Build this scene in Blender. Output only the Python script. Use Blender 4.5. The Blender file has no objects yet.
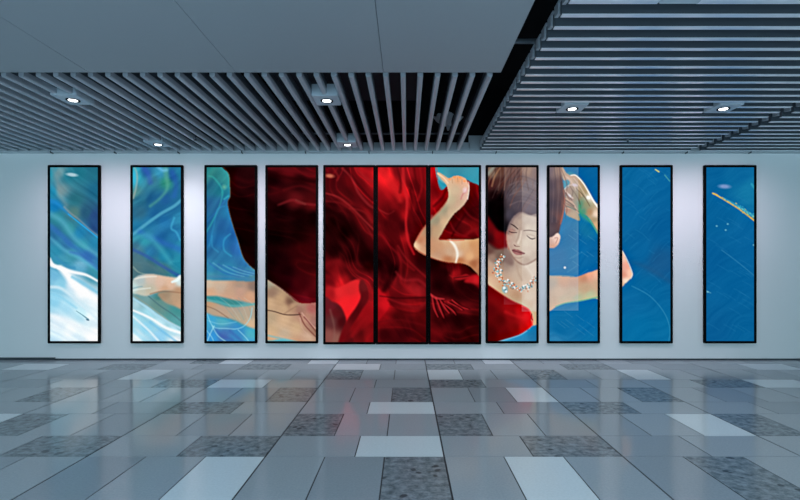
import bpy, bmesh, math, random
import numpy as np
C = bpy.context.scene
COL = C.collection
# ---------------- camera ----------------
F, VX, VY, EYE, WY = 504.0, 407.0, 272.0, 1.564, 8.96
cd = bpy.data.cameras.new('camera'); cam = bpy.data.objects.new('camera', cd); COL.objects.link(cam)
cd.sensor_width = 36; cd.lens = F/800*36
cd.shift_x = (400-VX)/800; cd.shift_y = (VY-250)/800
cam.location = (0, 0, EYE); cam.rotation_euler = (math.pi/2, 0, 0)
C.camera = cam
# ---------------- world, lights, exposure ----------------
C.view_settings.view_transform = 'Standard'; C.view_settings.look = 'None'
C.view_settings.exposure = 0; C.view_settings.gamma = 1
w = bpy.data.worlds.new('hall_daylight'); C.world = w; w.use_nodes = True
bg = w.node_tree.nodes['Background']
bg.inputs[0].default_value = (.46, .705, .83, 1); bg.inputs[1].default_value = 1.6
def area(name, loc, rot, sx, sy, power, col, spread=180):
    l = bpy.data.lights.new(name, 'AREA'); l.shape = 'RECTANGLE'; l.size = sx; l.size_y = sy
    l.energy = power; l.color = col; l.spread = math.radians(spread)
    o = bpy.data.objects.new(name, l); COL.objects.link(o); o.location = loc; o.rotation_euler = rot
    return o
area('wall_wash', (-.1, 7.55, 3.62), (math.radians(42), 0, 0), 12.2, .12, 56, (1, .79, .92), 97)
area('unseen_rear_fill', (0, -4.6, 6.0), (0, 0, 0), 24, 6, 3400, (.72, .87, 1), 140)  # unseen overhead fill added behind the camera, bounces off the floor
DOWN = 85
# ---------------- helpers ----------------
def mat(name, col, rough=.5, metal=0, spec=.5, noise=0, nscale=8, emit=None, bump=0):
    m = bpy.data.materials.new(name); m.use_nodes = True; nt = m.node_tree; b = nt.nodes['Principled BSDF']
    b.inputs['Base Color'].default_value = (*col, 1); b.inputs['Roughness'].default_value = rough
    b.inputs['Metallic'].default_value = metal; b.inputs['Specular IOR Level'].default_value = spec
    if noise or bump:
        tc = nt.nodes.new('ShaderNodeTexCoord'); n = nt.nodes.new('ShaderNodeTexNoise')
        n.inputs['Scale'].default_value = nscale; n.inputs['Detail'].default_value = 6
        nt.links.new(tc.outputs['Object'], n.inputs['Vector'])
        if noise:
            r = nt.nodes.new('ShaderNodeMapRange'); r.inputs[3].default_value = 1-noise; r.inputs[4].default_value = 1+noise
            mx = nt.nodes.new('ShaderNodeVectorMath'); mx.operation = 'SCALE'; mx.inputs[0].default_value = col
            nt.links.new(n.outputs['Fac'], r.inputs[0]); nt.links.new(r.outputs[0], mx.inputs['Scale'])
            nt.links.new(mx.outputs[0], b.inputs['Base Color'])
        if bump:
            bp = nt.nodes.new('ShaderNodeBump'); bp.inputs['Strength'].default_value = bump; bp.inputs['Distance'].default_value = .002
            nt.links.new(n.outputs['Fac'], bp.inputs['Height']); nt.links.new(bp.outputs[0], b.inputs['Normal'])
    if emit:
        b.inputs['Emission Color'].default_value = (*emit[:3], 1); b.inputs['Emission Strength'].default_value = emit[3]
    return m
def stone(name, a, bcol, scale, rough, spots=None):
    m = bpy.data.materials.new(name); m.use_nodes = True; nt = m.node_tree; b = nt.nodes['Principled BSDF']
    N = nt.nodes.new; L = nt.links.new
    tc = N('ShaderNodeTexCoord'); n = N('ShaderNodeTexNoise'); n.inputs['Scale'].default_value = scale; n.inputs['Detail'].default_value = 7
    n.inputs['Roughness'].default_value = .65
    rp = N('ShaderNodeValToRGB'); e = rp.color_ramp.elements
    e[0].position = .36; e[0].color = (*a, 1); e[1].position = .64; e[1].color = (*bcol, 1)
    L(tc.outputs['Object'], n.inputs['Vector']); L(n.outputs['Fac'], rp.inputs[0]); out = rp.outputs[0]
    if spots:
        v = N('ShaderNodeTexVoronoi'); v.inputs['Scale'].default_value = spots[1]; v.inputs['Randomness'].default_value = 1
        n2 = N('ShaderNodeTexNoise'); n2.inputs['Scale'].default_value = 5; L(tc.outputs['Object'], n2.inputs['Vector'])
        vm = N('ShaderNodeVectorMath'); vm.operation = 'MULTIPLY_ADD'; vm.inputs[1].default_value = (.12, .12, .12)
        L(n2.outputs['Color'], vm.inputs[0]); L(tc.outputs['Object'], vm.inputs[2]); L(vm.outputs[0], v.inputs['Vector'])
        mr = N('ShaderNodeMapRange'); mr.inputs[1].default_value = .22; mr.inputs[2].default_value = .34; mr.inputs[3].default_value = .75; mr.inputs[4].default_value = 0
        L(v.outputs['Distance'], mr.inputs[0])
        v2 = N('ShaderNodeTexNoise'); v2.inputs['Scale'].default_value = spots[1]*.35; L(tc.outputs['Object'], v2.inputs['Vector'])
        m2 = N('ShaderNodeMapRange'); m2.inputs[1].default_value = .5; m2.inputs[2].default_value = .58; L(v2.outputs['Fac'], m2.inputs[0])
        ml = N('ShaderNodeMath'); ml.operation = 'MULTIPLY'; L(mr.outputs[0], ml.inputs[0]); L(m2.outputs[0], ml.inputs[1])
        mx = N('ShaderNodeMix'); mx.data_type = 'RGBA'; L(ml.outputs[0], mx.inputs['Factor']); L(out, mx.inputs['A']); mx.inputs['B'].default_value = (*spots[0], 1)
        out = mx.outputs['Result']
    L(out, b.inputs['Base Color']); b.inputs['IOR'].default_value = 1.18; b.inputs['Roughness'].default_value = rough
    return m
def obj(name, bm, mats, parent=None, smooth=False):
    me = bpy.data.meshes.new(name); bm.to_mesh(me); bm.free()
    for m in (mats if isinstance(mats, (list, tuple)) else [mats]): me.materials.append(m)
    if smooth:
        for p in me.polygons: p.use_smooth = True
    o = bpy.data.objects.new(name, me); COL.objects.link(o)
    if parent: o.parent = parent
    return o
def tag(o, label, cat, group=None):
    o['label'] = label; o['category'] = cat
    if group: o['group'] = group
    return o
def thing(name, loc, label, cat, group=None):
    o = bpy.data.objects.new(name, None); COL.objects.link(o); o.location = loc; o.empty_display_size = .1
    return tag(o, label, cat, group)
def struct(name, bm, m):
    o = obj(name, bm, m); o['kind'] = 'structure'; return o
def bx(bm, x0, x1, y0, y1, z0, z1, mi=0):
    v = [bm.verts.new((x, y, z)) for z in (z0, z1) for y in (y0, y1) for x in (x0, x1)]
    for f in ((0, 2, 3, 1), (4, 5, 7, 6), (0, 1, 5, 4), (2, 6, 7, 3), (0, 4, 6, 2), (1, 3, 7, 5)):
        bm.faces.new([v[i] for i in f]).material_index = mi
def prism(bm, prof, a, b, axis, mi=0):
    """extrude a closed profile [(p, z)] along axis 'x' (profile is y,z) or 'y' (profile is x,z)"""
    def P(t, p, z): return (t, p, z) if axis == 'x' else (p, t, z)
    A = [bm.verts.new(P(a, p, z)) for p, z in prof]; B = [bm.verts.new(P(b, p, z)) for p, z in prof]
    n = len(prof)
    for i in range(n): bm.faces.new((A[i], A[(i+1) % n], B[(i+1) % n], B[i])).material_index = mi
    bm.faces.new(A[::-1]).material_index = mi; bm.faces.new(B).material_index = mi
    bmesh.ops.recalc_face_normals(bm, faces=bm.faces[:])
def lathe(bm, prof, n=24, c=(0, 0, 0)):
    rings = []
    for r, z in prof:
        rings.append([bm.verts.new((c[0]+r*math.cos(2*math.pi*i/n), c[1]+r*math.sin(2*math.pi*i/n), c[2]+z)) for i in range(n)])
    for a, b in zip(rings, rings[1:]):
        for i in range(n): bm.faces.new((a[i], a[(i+1) % n], b[(i+1) % n], b[i]))
    bm.faces.new(rings[0][::-1]); bm.faces.new(rings[-1]); bmesh.ops.recalc_face_normals(bm, faces=bm.faces[:])
# ---- ARTWORK: the underwater picture shown across the eleven displays, painted with numpy ----
S = 2.0
AX0, AY0, AX1, AY1 = 44.0, 162.0, 762.0, 348.0
AW, AH = int((AX1-AX0)*S), int((AY1-AY0)*S)
GX, GY = np.meshgrid(AX0+(np.arange(AW)+.5)/S, AY0+(np.arange(AH)+.5)/S)
art = np.zeros((AH, AW, 3))

def blur(m, sig):
    r = int(max(1, math.ceil(sig*S*2.6)))
    k = np.exp(-.5*(np.arange(-r, r+1)/(sig*S))**2); k /= k.sum()
    p = np.pad(m, ((r, r), (0, 0)), mode='edge'); o = np.zeros_like(m)
    for i, w in enumerate(k): o += w*p[i:i+m.shape[0]]
    p = np.pad(o, ((0, 0), (r, r)), mode='edge'); q = np.zeros_like(m)
    for i, w in enumerate(k): q += w*p[:, i:i+m.shape[1]]
    return q

def spline(pts, closed=True, n=6):
    P = [np.array(p, float) for p in pts]; N = len(P); out = []
    for i in range(N if closed else N-1):
        g = (lambda j: P[j % N]) if closed else (lambda j: P[min(max(j, 0), N-1)])
        a, b, c, d = g(i-1), g(i), g(i+1), g(i+2)
        for t in np.arange(n)/n:
            out.append(.5*(2*b+(c-a)*t+(2*a-5*b+4*c-d)*t*t+(3*b-a-3*c+d)*t**3))
    if not closed: out.append(P[-1])
    return np.array(out)

def window(x0, y0, x1, y1):
    i0 = max(0, int((x0-AX0)*S)); i1 = min(AW, int((x1-AX0)*S)+1)
    j0 = max(0, int((y0-AY0)*S)); j1 = min(AH, int((y1-AY0)*S)+1)
    return slice(j0, max(j0+1, j1)), slice(i0, max(i0+1, i1))

def poly(pts, soft=.35, sm=True):
    q = spline(pts) if sm else np.array(pts, float)
    pad = soft*3+2
    w = window(q[:, 0].min()-pad, q[:, 1].min()-pad, q[:, 0].max()+pad, q[:, 1].max()+pad)
    x, y = GX[w], GY[w]; ins = np.zeros(x.shape, bool)
    for (x0, y0), (x1, y1) in zip(q, np.roll(q, -1, 0)):
        if y0 == y1: continue
        c = ((y0 > y) != (y1 > y)) & (x < (x1-x0)*(y-y0)/(y1-y0)+x0)
        ins ^= c
    return w, blur(ins.astype(float), soft)

def idw(cp, w, p=3.2):
    x, y = GX[w], GY[w]; s = np.zeros(x.shape+(3,)); t = np.zeros(x.shape)
    for cx, cy, r, g, b in cp:
        k = 1/((x-cx)**2+(y-cy)**2+6)**(p/2)
        s += k[..., None]*np.array((r, g, b)); t += k
    return s/t[..., None]

def put(wm, col, a=1.0):
    w, m = wm; m = (m*a)[..., None]
    c = idw(col, w) if isinstance(col, list) else np.array(col, float)
    art[w] = art[w]*(1-m)+c*m

def stroke(pts, width, col, a=1.0, soft=.5, curve=True):
    q = spline(pts, False, 5) if curve and len(pts) > 2 else np.array(pts, float)
    ws = width if isinstance(width, (tuple, list)) else (width, width)
    wv = np.interp(np.linspace(0, 1, len(q)), np.linspace(0, 1, len(ws)), ws)
    pad = max(ws)/2+soft*2+1
    w = window(q[:, 0].min()-pad, q[:, 1].min()-pad, q[:, 0].max()+pad, q[:, 1].max()+pad)
    x, y = GX[w], GY[w]; m = np.zeros(x.shape)
    for i in range(len(q)-1):
        (x0, y0), (x1, y1) = q[i], q[i+1]; dx, dy = x1-x0, y1-y0
        t = np.clip(((x-x0)*dx+(y-y0)*dy)/(dx*dx+dy*dy+1e-9), 0, 1)
        d = np.hypot(x-x0-t*dx, y-y0-t*dy)
        m = np.maximum(m, np.clip((wv[i]*(1-t)+wv[i+1]*t)/2+soft-d, 0, 2*soft)/(2*soft))
    put((w, m*m*(3-2*m)), col, a)

def dab(x, y, rx, ry, ang, col, a=1.0, soft=.5):
    R = max(rx, ry)*(1+soft)+1; w = window(x-R, y-R, x+R, y+R)
    c, s = math.cos(ang), math.sin(ang); dx, dy = GX[w]-x, GY[w]-y
    d = np.sqrt(((dx*c+dy*s)/rx)**2+((dy*c-dx*s)/ry)**2)
    put((w, np.clip((1+soft-d)/(2*soft), 0, 1)), col, a)

def vnoise(u, v, seed):
    r = np.random.RandomState(seed); T = r.rand(64, 64)
    iu, iv = np.floor(u).astype(int), np.floor(v).astype(int); fu, fv = u-iu, v-iv
    fu, fv = fu*fu*(3-2*fu), fv*fv*(3-2*fv); f = lambda a, b: T[a % 64, b % 64]
    return (f(iu, iv)*(1-fu)+f(iu+1, iv)*fu)*(1-fv)+(f(iu, iv+1)*(1-fu)+f(iu+1, iv+1)*fu)*fv

def streaks(wm, ang, along, across, amp, seed, tint=(1, 1, 1), warp=6):
    w, m = wm; x, y = GX[w], GY[w]
    x = x+warp*(vnoise(GX[w]/22, GY[w]/22, seed+7)-.5); y = y+warp*(vnoise(GX[w]/19, GY[w]/19, seed+9)-.5)
    c, s = math.cos(ang), math.sin(ang); u, v = x*c+y*s, y*c-x*s
    n = vnoise(u/along, v/across, seed)*.6+vnoise(u/along*2.1, v/across*2.3, seed+1)*.4-.5
    art[w] += (n*m*amp)[..., None]*np.array(tint)

ALL = window(AX0, AY0, AX1, AY1); full = (ALL, np.ones((AH, AW)))
def box(x0, y0, x1, y1):
    w = window(x0, y0, x1, y1); return w, np.ones(GX[w].shape)

rs0 = np.random.RandomState(8)
WATER = [
 (52,170,40,165,205),(59,172,105,150,160),(68,176,48,135,165),(80,172,40,128,158),(92,172,42,122,155),(96,190,34,112,155),(61,190,112,150,158),
 (52,192,42,150,200),(75,200,52,125,150),(86,212,48,100,140),(94,216,48,84,150),(96,226,46,84,150),(74,212,95,140,150),
 (54,206,28,140,215),(57,218,62,155,185),(70,228,68,158,185),(80,232,45,145,205),(95,242,50,150,205),(53,234,52,122,180),(66,244,60,130,190),(82,246,64,160,195),
 (57,250,55,150,195),(72,256,78,165,200),(88,256,58,125,190),(97,268,62,160,190),(60,262,80,165,205),(80,266,110,180,210),(92,274,90,170,205),
 (53,276,130,195,225),(60,284,150,212,235),(72,284,225,240,250),(82,292,248,252,255),(94,300,235,246,252),(54,300,148,212,238),(66,306,175,225,245),(80,314,190,232,246),
 (58,324,222,240,250),(70,330,240,250,255),(92,318,230,246,252),(95,336,252,254,255),(75,340,222,242,252),(54,340,205,235,250),
 (134,170,60,180,215),(137,178,70,185,220),(134,192,95,150,160),(146,172,50,120,190),(152,180,70,140,175),(160,172,70,165,215),(166,182,60,160,150),(172,176,40,110,175),(180,172,45,140,190),
 (140,200,48,120,160),(152,200,38,108,165),(166,200,40,105,175),(179,196,45,125,180),(140,212,60,125,165),(155,214,40,115,180),(170,208,45,125,185),
 (138,228,44,135,190),(150,222,44,130,190),(165,222,42,125,195),(179,218,50,140,195),(145,240,55,155,190),(160,236,42,120,190),(175,236,48,135,200),(180,246,50,150,200),
 (136,250,80,130,165),(140,258,75,125,150),(150,252,50,130,190),(165,256,38,140,190),(178,262,45,150,190),(136,268,95,130,140),(150,266,70,118,140),(162,270,80,130,145),
 (140,300,110,160,170),(160,302,95,145,145),(172,312,85,150,150),(180,320,90,160,165),(136,304,175,215,225),(148,314,165,220,235),(160,322,185,228,240),(174,330,190,232,245),
 (135,318,165,222,240),(146,328,150,215,240),(160,336,150,210,240),(176,341,235,245,250),(136,338,235,248,252),
 (210,170,48,140,150),(218,174,55,140,150),(226,180,60,150,160),(210,186,45,120,155),(220,190,40,130,160),(208,205,48,110,170),(220,204,48,115,175),(226,212,45,125,185),
 (210,222,40,115,175),(222,224,45,110,180),(231,232,38,100,175),(210,240,42,120,190),(222,242,42,120,195),(236,250,50,110,190),(212,254,52,120,180),(226,256,55,135,195),(244,262,55,120,185),
 (212,268,60,145,200),(228,270,60,150,205),(246,274,75,150,195),(254,278,95,145,175),(212,277,85,160,195),
 (215,300,80,160,170),(232,304,90,155,160),(250,306,110,160,160),(212,326,70,160,200),(224,322,60,160,205),(240,328,75,170,200),(252,332,80,175,195),
 (210,340,55,140,200),(222,338,60,110,175),(235,338,62,130,190),(250,340,75,165,205),(272,342,100,185,200),(290,345,110,190,200),
 (440,172,55,140,160),(450,170,60,145,165),(470,170,60,150,170),(478,180,60,145,165),(490,172,90,150,150),
 (536,335,35,120,170),(520,342,45,130,175),(500,344,60,140,180),
 (572,240,10,98,158),(590,170,5,96,155),(596,190,6,98,158),(580,250,10,105,165),(595,250,8,100,160),(556,255,20,100,160),(590,320,5,105,165),(560,330,10,105,160),(556,340,40,125,175),(598,341,10,110,165),
 (590,228,20,115,160),(624,170,8,100,155),(650,170,10,102,158),(670,180,8,98,155),(630,210,8,100,158),(665,230,6,92,150),(640,250,8,98,155),(660,262,22,88,140),(650,290,6,100,155),(628,300,10,104,160),
 (640,330,5,108,162),(668,330,8,108,160),(710,175,6,95,150),(740,175,10,102,155),(750,190,20,120,165),(715,215,6,96,152),(745,240,8,98,155),(712,260,5,92,150),(735,280,5,95,152),(712,330,8,92,148),(750,335,6,95,150)]
WATER = [(x, y, r*.82, g*.90, bb*.86) if x < 262 and r < 100 else (x, y, r, g, bb) for x, y, r, g, bb in WATER]
put(full, WATER)
streaks(box(44, 162, 104, 268), .72, 60, 5, 26, 3, (.5, 1, 1))
streaks(box(44, 262, 104, 348), .5, 60, 6, 34, 5, (1.2, .8, .5))
streaks(box(124, 162, 190, 262), -.7, 26, 6, 30, 11, (.6, 1, .9), 14)
streaks(box(124, 262, 190, 348), .62, 60, 4, 26, 17, (1, .8, .6))
streaks(box(200, 162, 262, 285), -1.0, 40, 6, 26, 21, (.5, 1, .8), 12)
streaks(box(540, 162, 762, 348), -.6, 30, 3, 9, 31, (.8, 1, .9), 14)
# first display
stroke([(52,167),(57,180),(60,195),(66,205)], (5,4,3), (120,150,158), .5, 3)
dab(71.5,174.6,5.6,1.7,.12,(165,200,212),.85,.4)
stroke([(50,201),(56,203),(63,209),(70,216)], (5,3,2), (38,138,205), .6, 1.8)
stroke([(64,207),(70,213),(78,219),(88,228),(98,236)], (2,1.6,1.4), (160,165,175), .4, 1.1)
stroke([(68,214),(78,222),(88,230),(98,238)], (1,1.4,1.2), (45,165,225), .8, .8)
stroke([(50,214),(62,222),(76,240),(98,256)], (5,4,4), (95,180,205), .45, 2.5)
stroke([(50,226),(62,236),(72,246),(92,256),(98,262)], (5,5,4), (52,112,188), .5, 2.2)
stroke([(50,238),(64,250),(80,258),(98,270)], (3,4,4), (95,185,215), .5, 2)
stroke([(70,252),(84,256),(98,268)], (2,5,5), (58,112,190), .55, 2)
stroke([(56,258),(66,266),(74,268)], 3, (60,140,185), .5, 1.5)
stroke([(48,260),(52,265),(60,268),(72,272),(86,275),(99,282)], (6,4,3.5,2.5,1.6), (250,253,255), .95, 1.4)
stroke([(60,268),(70,278),(78,288),(90,296),(99,301)], (5,8,9,6,4), (252,254,255), .9, 2.5)
stroke([(72,277),(84,284),(98,293)], (3,4,3), (130,200,228), .7, 1.5)
stroke([(50,287),(62,289),(80,304),(98,320)], (3,2.5,3), (215,238,248), .7, 1.6)
stroke([(50,294),(60,297),(76,308)], (3,3,2), (140,208,236), .5, 1.5)
stroke([(50,316),(64,320),(80,328),(96,342)], (4,6,8), (246,251,255), .6, 3)
stroke([(76,311),(82,315),(88,319.5)], (.5,.8,1.6), (95,150,170), .8, .4)
dab(87.3,320,1.7,.7,.35,(80,120,145),.8,.4)
# second display
stroke([(133,164),(136.5,174),(136,186),(133,198)], (1.4,2,2,1.5), (150,170,165), .7, 1)
dab(134,178,2.4,10,.0,(60,190,225),.6,.6)
stroke([(165,164),(166,175),(167,188),(160,198),(150,206)], (5,5,3,2,2), (85,165,150), .6, 2.2)
stroke([(157,166),(162,170),(166,170)], 3, (110,190,230), .6, 1.8)
stroke([(142,166),(148,174),(150,182)], 5, (55,95,185), .5, 2.5)
stroke([(172,172),(176,184),(174,196)], 5, (40,95,175), .5, 2.5)
stroke([(133,234),(146,224),(160,214),(174,206),(182,199)], (3,3,3), (85,170,200), .7, 1.2)
stroke([(140,232),(152,238),(166,244),(182,250)], (5,5,6), (45,105,190), .5, 3)
stroke([(132,240),(146,235),(158,246),(170,262)], (4,5,5), (70,170,190), .5, 3)
stroke([(180,240),(176,232),(171,228),(174,218)], 2, (70,175,215), .5, 1.2)
stroke([(133,250),(146,256),(162,266),(182,278)], (3,3,3), (52,95,160), .75, 1.6)
put(poly([(132,252),(148,262),(166,274),(150,275),(140,275),(132,277)], 1.2), (85,120,132), .55)
stroke([(133,267),(138,272),(144,274)], (1.5,1,1), (150,170,160), .6, 1)
put(poly([(132,295),(146,295),(160,300),(183,292),(184,330),(165,318),(150,308)], 1.0), [(140,298,120,160,160),(160,302,105,145,140),(180,310,75,145,145),(178,324,95,165,170)], .9)
stroke([(148,296),(160,306),(172,314),(183,323)], (1,1.2,1), (70,110,120), .6, .8)
stroke([(134,296),(146,304),(158,313),(170,322),(183,330)], (1,1,1.2), (160,165,150), .5, .8)
stroke([(132,298),(146,307),(160,318),(183,330)], (2,2.6,3), (170,215,230), .9, 1.2)
stroke([(132,310),(150,318),(166,328),(184,334)], (2,2.5,3), (245,251,254), .85, 1.3)
stroke([(132,316),(148,330),(160,343)], (2,2,2), (235,248,253), .7, 1.3)
stroke([(150,322),(166,334),(178,343)], (2,2,2), (120,195,235), .6, 1.3)
stroke([(132,330),(142,338),(148,344)], (4,4,4), (150,218,242), .5, 1.5)
FOOT=[(131,283),(136,277),(142,274.6),(152,274),(164,276),(176,277.5),(184,276),(184,294),(174,292),(164,291),(154,293.5),(146,296),(138,294.5),(131,292)]
put(poly(FOOT,.7), [(134,288,185,215,215),(140,280,175,190,190),(150,279,205,190,175),(160,282,215,185,165),(170,284,220,185,160),(180,282,205,225,225),(150,290,190,185,165),(165,289,205,165,135),(178,291,190,150,120),(140,292,190,195,180)])
put(poly([(158,293),(172,290.5),(184,292),(184,309),(174,306),(166,303),(160,298)],.9), [(165,296,165,140,115),(175,298,190,155,125),(181,304,195,160,130),(168,302,170,150,125)], .95)
stroke([(132,288.5),(138,287),(142,286.5)], 1.2, (120,160,175), .5, .6)
stroke([(132,290.6),(140,289.2),(150,288)], 1.2, (232,240,235), .5, .8)
stroke([(134,279),(144,277),(156,276.5)], (1,2,1), (225,225,215), .6, .8)
stroke([(172,282),(177,280),(180,277),(183,278),(182,284)], (2,3,4,4,3), (225,246,248), .85, 1.2)
stroke([(150,294),(162,291.4),(183,293)], 1.2, (150,110,85), .5, .7)
# third display water
for p, c, a in [([(209,176),(214,178),(222,190),(220,204),(212,222),(206,232)], (60,200,190), .55),
                ([(224,206),(217,210),(214,224),(209,246)], (50,150,200), .5),
                ([(228,196),(224,199)], (60,190,190), .8),
                ([(230,234),(224,240),(224,250),(231,256)], (60,175,215), .6),
                ([(212,236),(212,246),(218,252)], (60,165,210), .5),
                ([(206,222),(216,212),(225,200)], (50,120,190), .5)]:
    stroke(p, 1.5, c, a*.65, 1.2)
stroke([(206,182),(214,170),(220,166)], 4, (70,150,140), .4, 3)
dab(224,187,2,2,0,(130,200,160),.5,.8)
for k in range(7): stroke([(208+k*5,262+k),(222+k*5,272),(240+k*4,277-k*.5)], 1, (110,175,215) if k%2 else (50,100,180), .45, .9)
stroke([(206,277),(230,277),(257,280)], 3, (80,130,170), .5, 2)
# thigh and shin
put(poly([(203,281),(214,280.4),(232,280.6),(248,281.5),(262,283),(262,305),(248,302.5),(230,299),(216,296),(203,294.5)],.8),
    [(208,284,200,185,165),(220,285,195,175,155),(240,285,165,145,130),(253,286,140,120,110),(210,292,205,168,138),(230,293,195,160,135),(250,296,205,160,130),(240,290,195,155,135)])
put(poly([(203,299),(216,303),(230,307),(246,305),(262,303),(262,331),(248,327),(234,320),(220,317),(203,314)],1.0),
    [(210,305,185,155,125),(222,311,180,160,140),(238,308,170,160,145),(250,312,180,165,145),(240,318,175,165,145),(252,324,205,180,150),(212,312,175,160,140)])
stroke([(203,300),(218,302),(234,306),(256,304)], 2.2, (100,170,170), .75, 1.2)
for k in range(6): stroke([(214+k*6,298),(224+k*6,306),(236+k*4,320)], .8, (190,195,180) if k%2 else (120,160,160), .3, .7)
stroke([(206,306),(216,310),(228,318)], 1, (120,100,85), .5, .7)
put(poly([(203,315),(216,317),(232,321),(246,327),(262,332),(262,348),(203,348)],1.0), [(210,322,70,165,205),(222,320,85,170,190),(212,338,55,150,215),(224,336,70,115,180),(238,334,60,140,195),(252,334,80,175,195),(250,343,75,165,210),(230,343,60,130,190)])
for p, a in [([(207,314),(211,324),(216,328),(226,328.5),(236,329),(244,326),(250,318),(252,308)], .5), ([(206,344),(210,334),(214,326)], .6), ([(212,326),(218,336),(228,343)], .6), ([(206,330),(212,338),(214,344)], .5), ([(238,330),(246,338),(250,344)], .5), ([(206,320),(220,324),(236,322)], .3)]:
    stroke(p, 1.1, (150,215,232), a, .6)
for p in ([(216,330),(222,336),(232,340)], [(230,331),(238,338),(244,343)]): stroke(p, 3, (60,85,165), .35, 2)
# hips, fourth display
put(poly([(262,276),(276,284),(292,296),(304,302),(326,300),(330,350),(300,342.5),(284,339),(262,335)],.6),
    [(268,284,160,150,130),(272,292,150,120,100),(280,300,190,155,120),(270,303,200,165,130),(292,306,185,145,115),(290,302,120,85,70),(284,308,195,160,125),(300,309,160,115,100),(312,308,170,95,90),(306,318,185,135,115),(315,322,165,115,105),
     (270,318,185,160,130),(284,320,210,175,140),(296,328,205,170,135),(272,330,205,175,140),(284,336,195,175,150),(308,338,200,165,140),(315,332,165,120,100)])
streaks(box(264,286,322,345), .35, 40, 5, 14, 41)
stroke([(266,310),(274,311.5),(284,314.5),(292,315),(300,314.5)], (1,1.1,1.3), (85,60,50), .75, .6)
stroke([(284,314),(290,310),(297,306)], 1.2, (140,105,85), .4, 1)
stroke([(299,313),(304,324),(310,331),(316,337)], 1.3, (130,75,65), .7, .7)
stroke([(302,313),(308,321),(316,329)], 1.2, (215,165,150), .6, .7)
stroke([(304,317),(310,324),(316,332)], 1.3, (120,60,55), .6, .7)
stroke([(300,318),(302,328),(310,337)], 1, (205,165,145), .5, .8)
stroke([(262,334),(274,337),(286,339.5),(302,343)], 1.6, (110,185,195), .6, 1)
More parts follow.
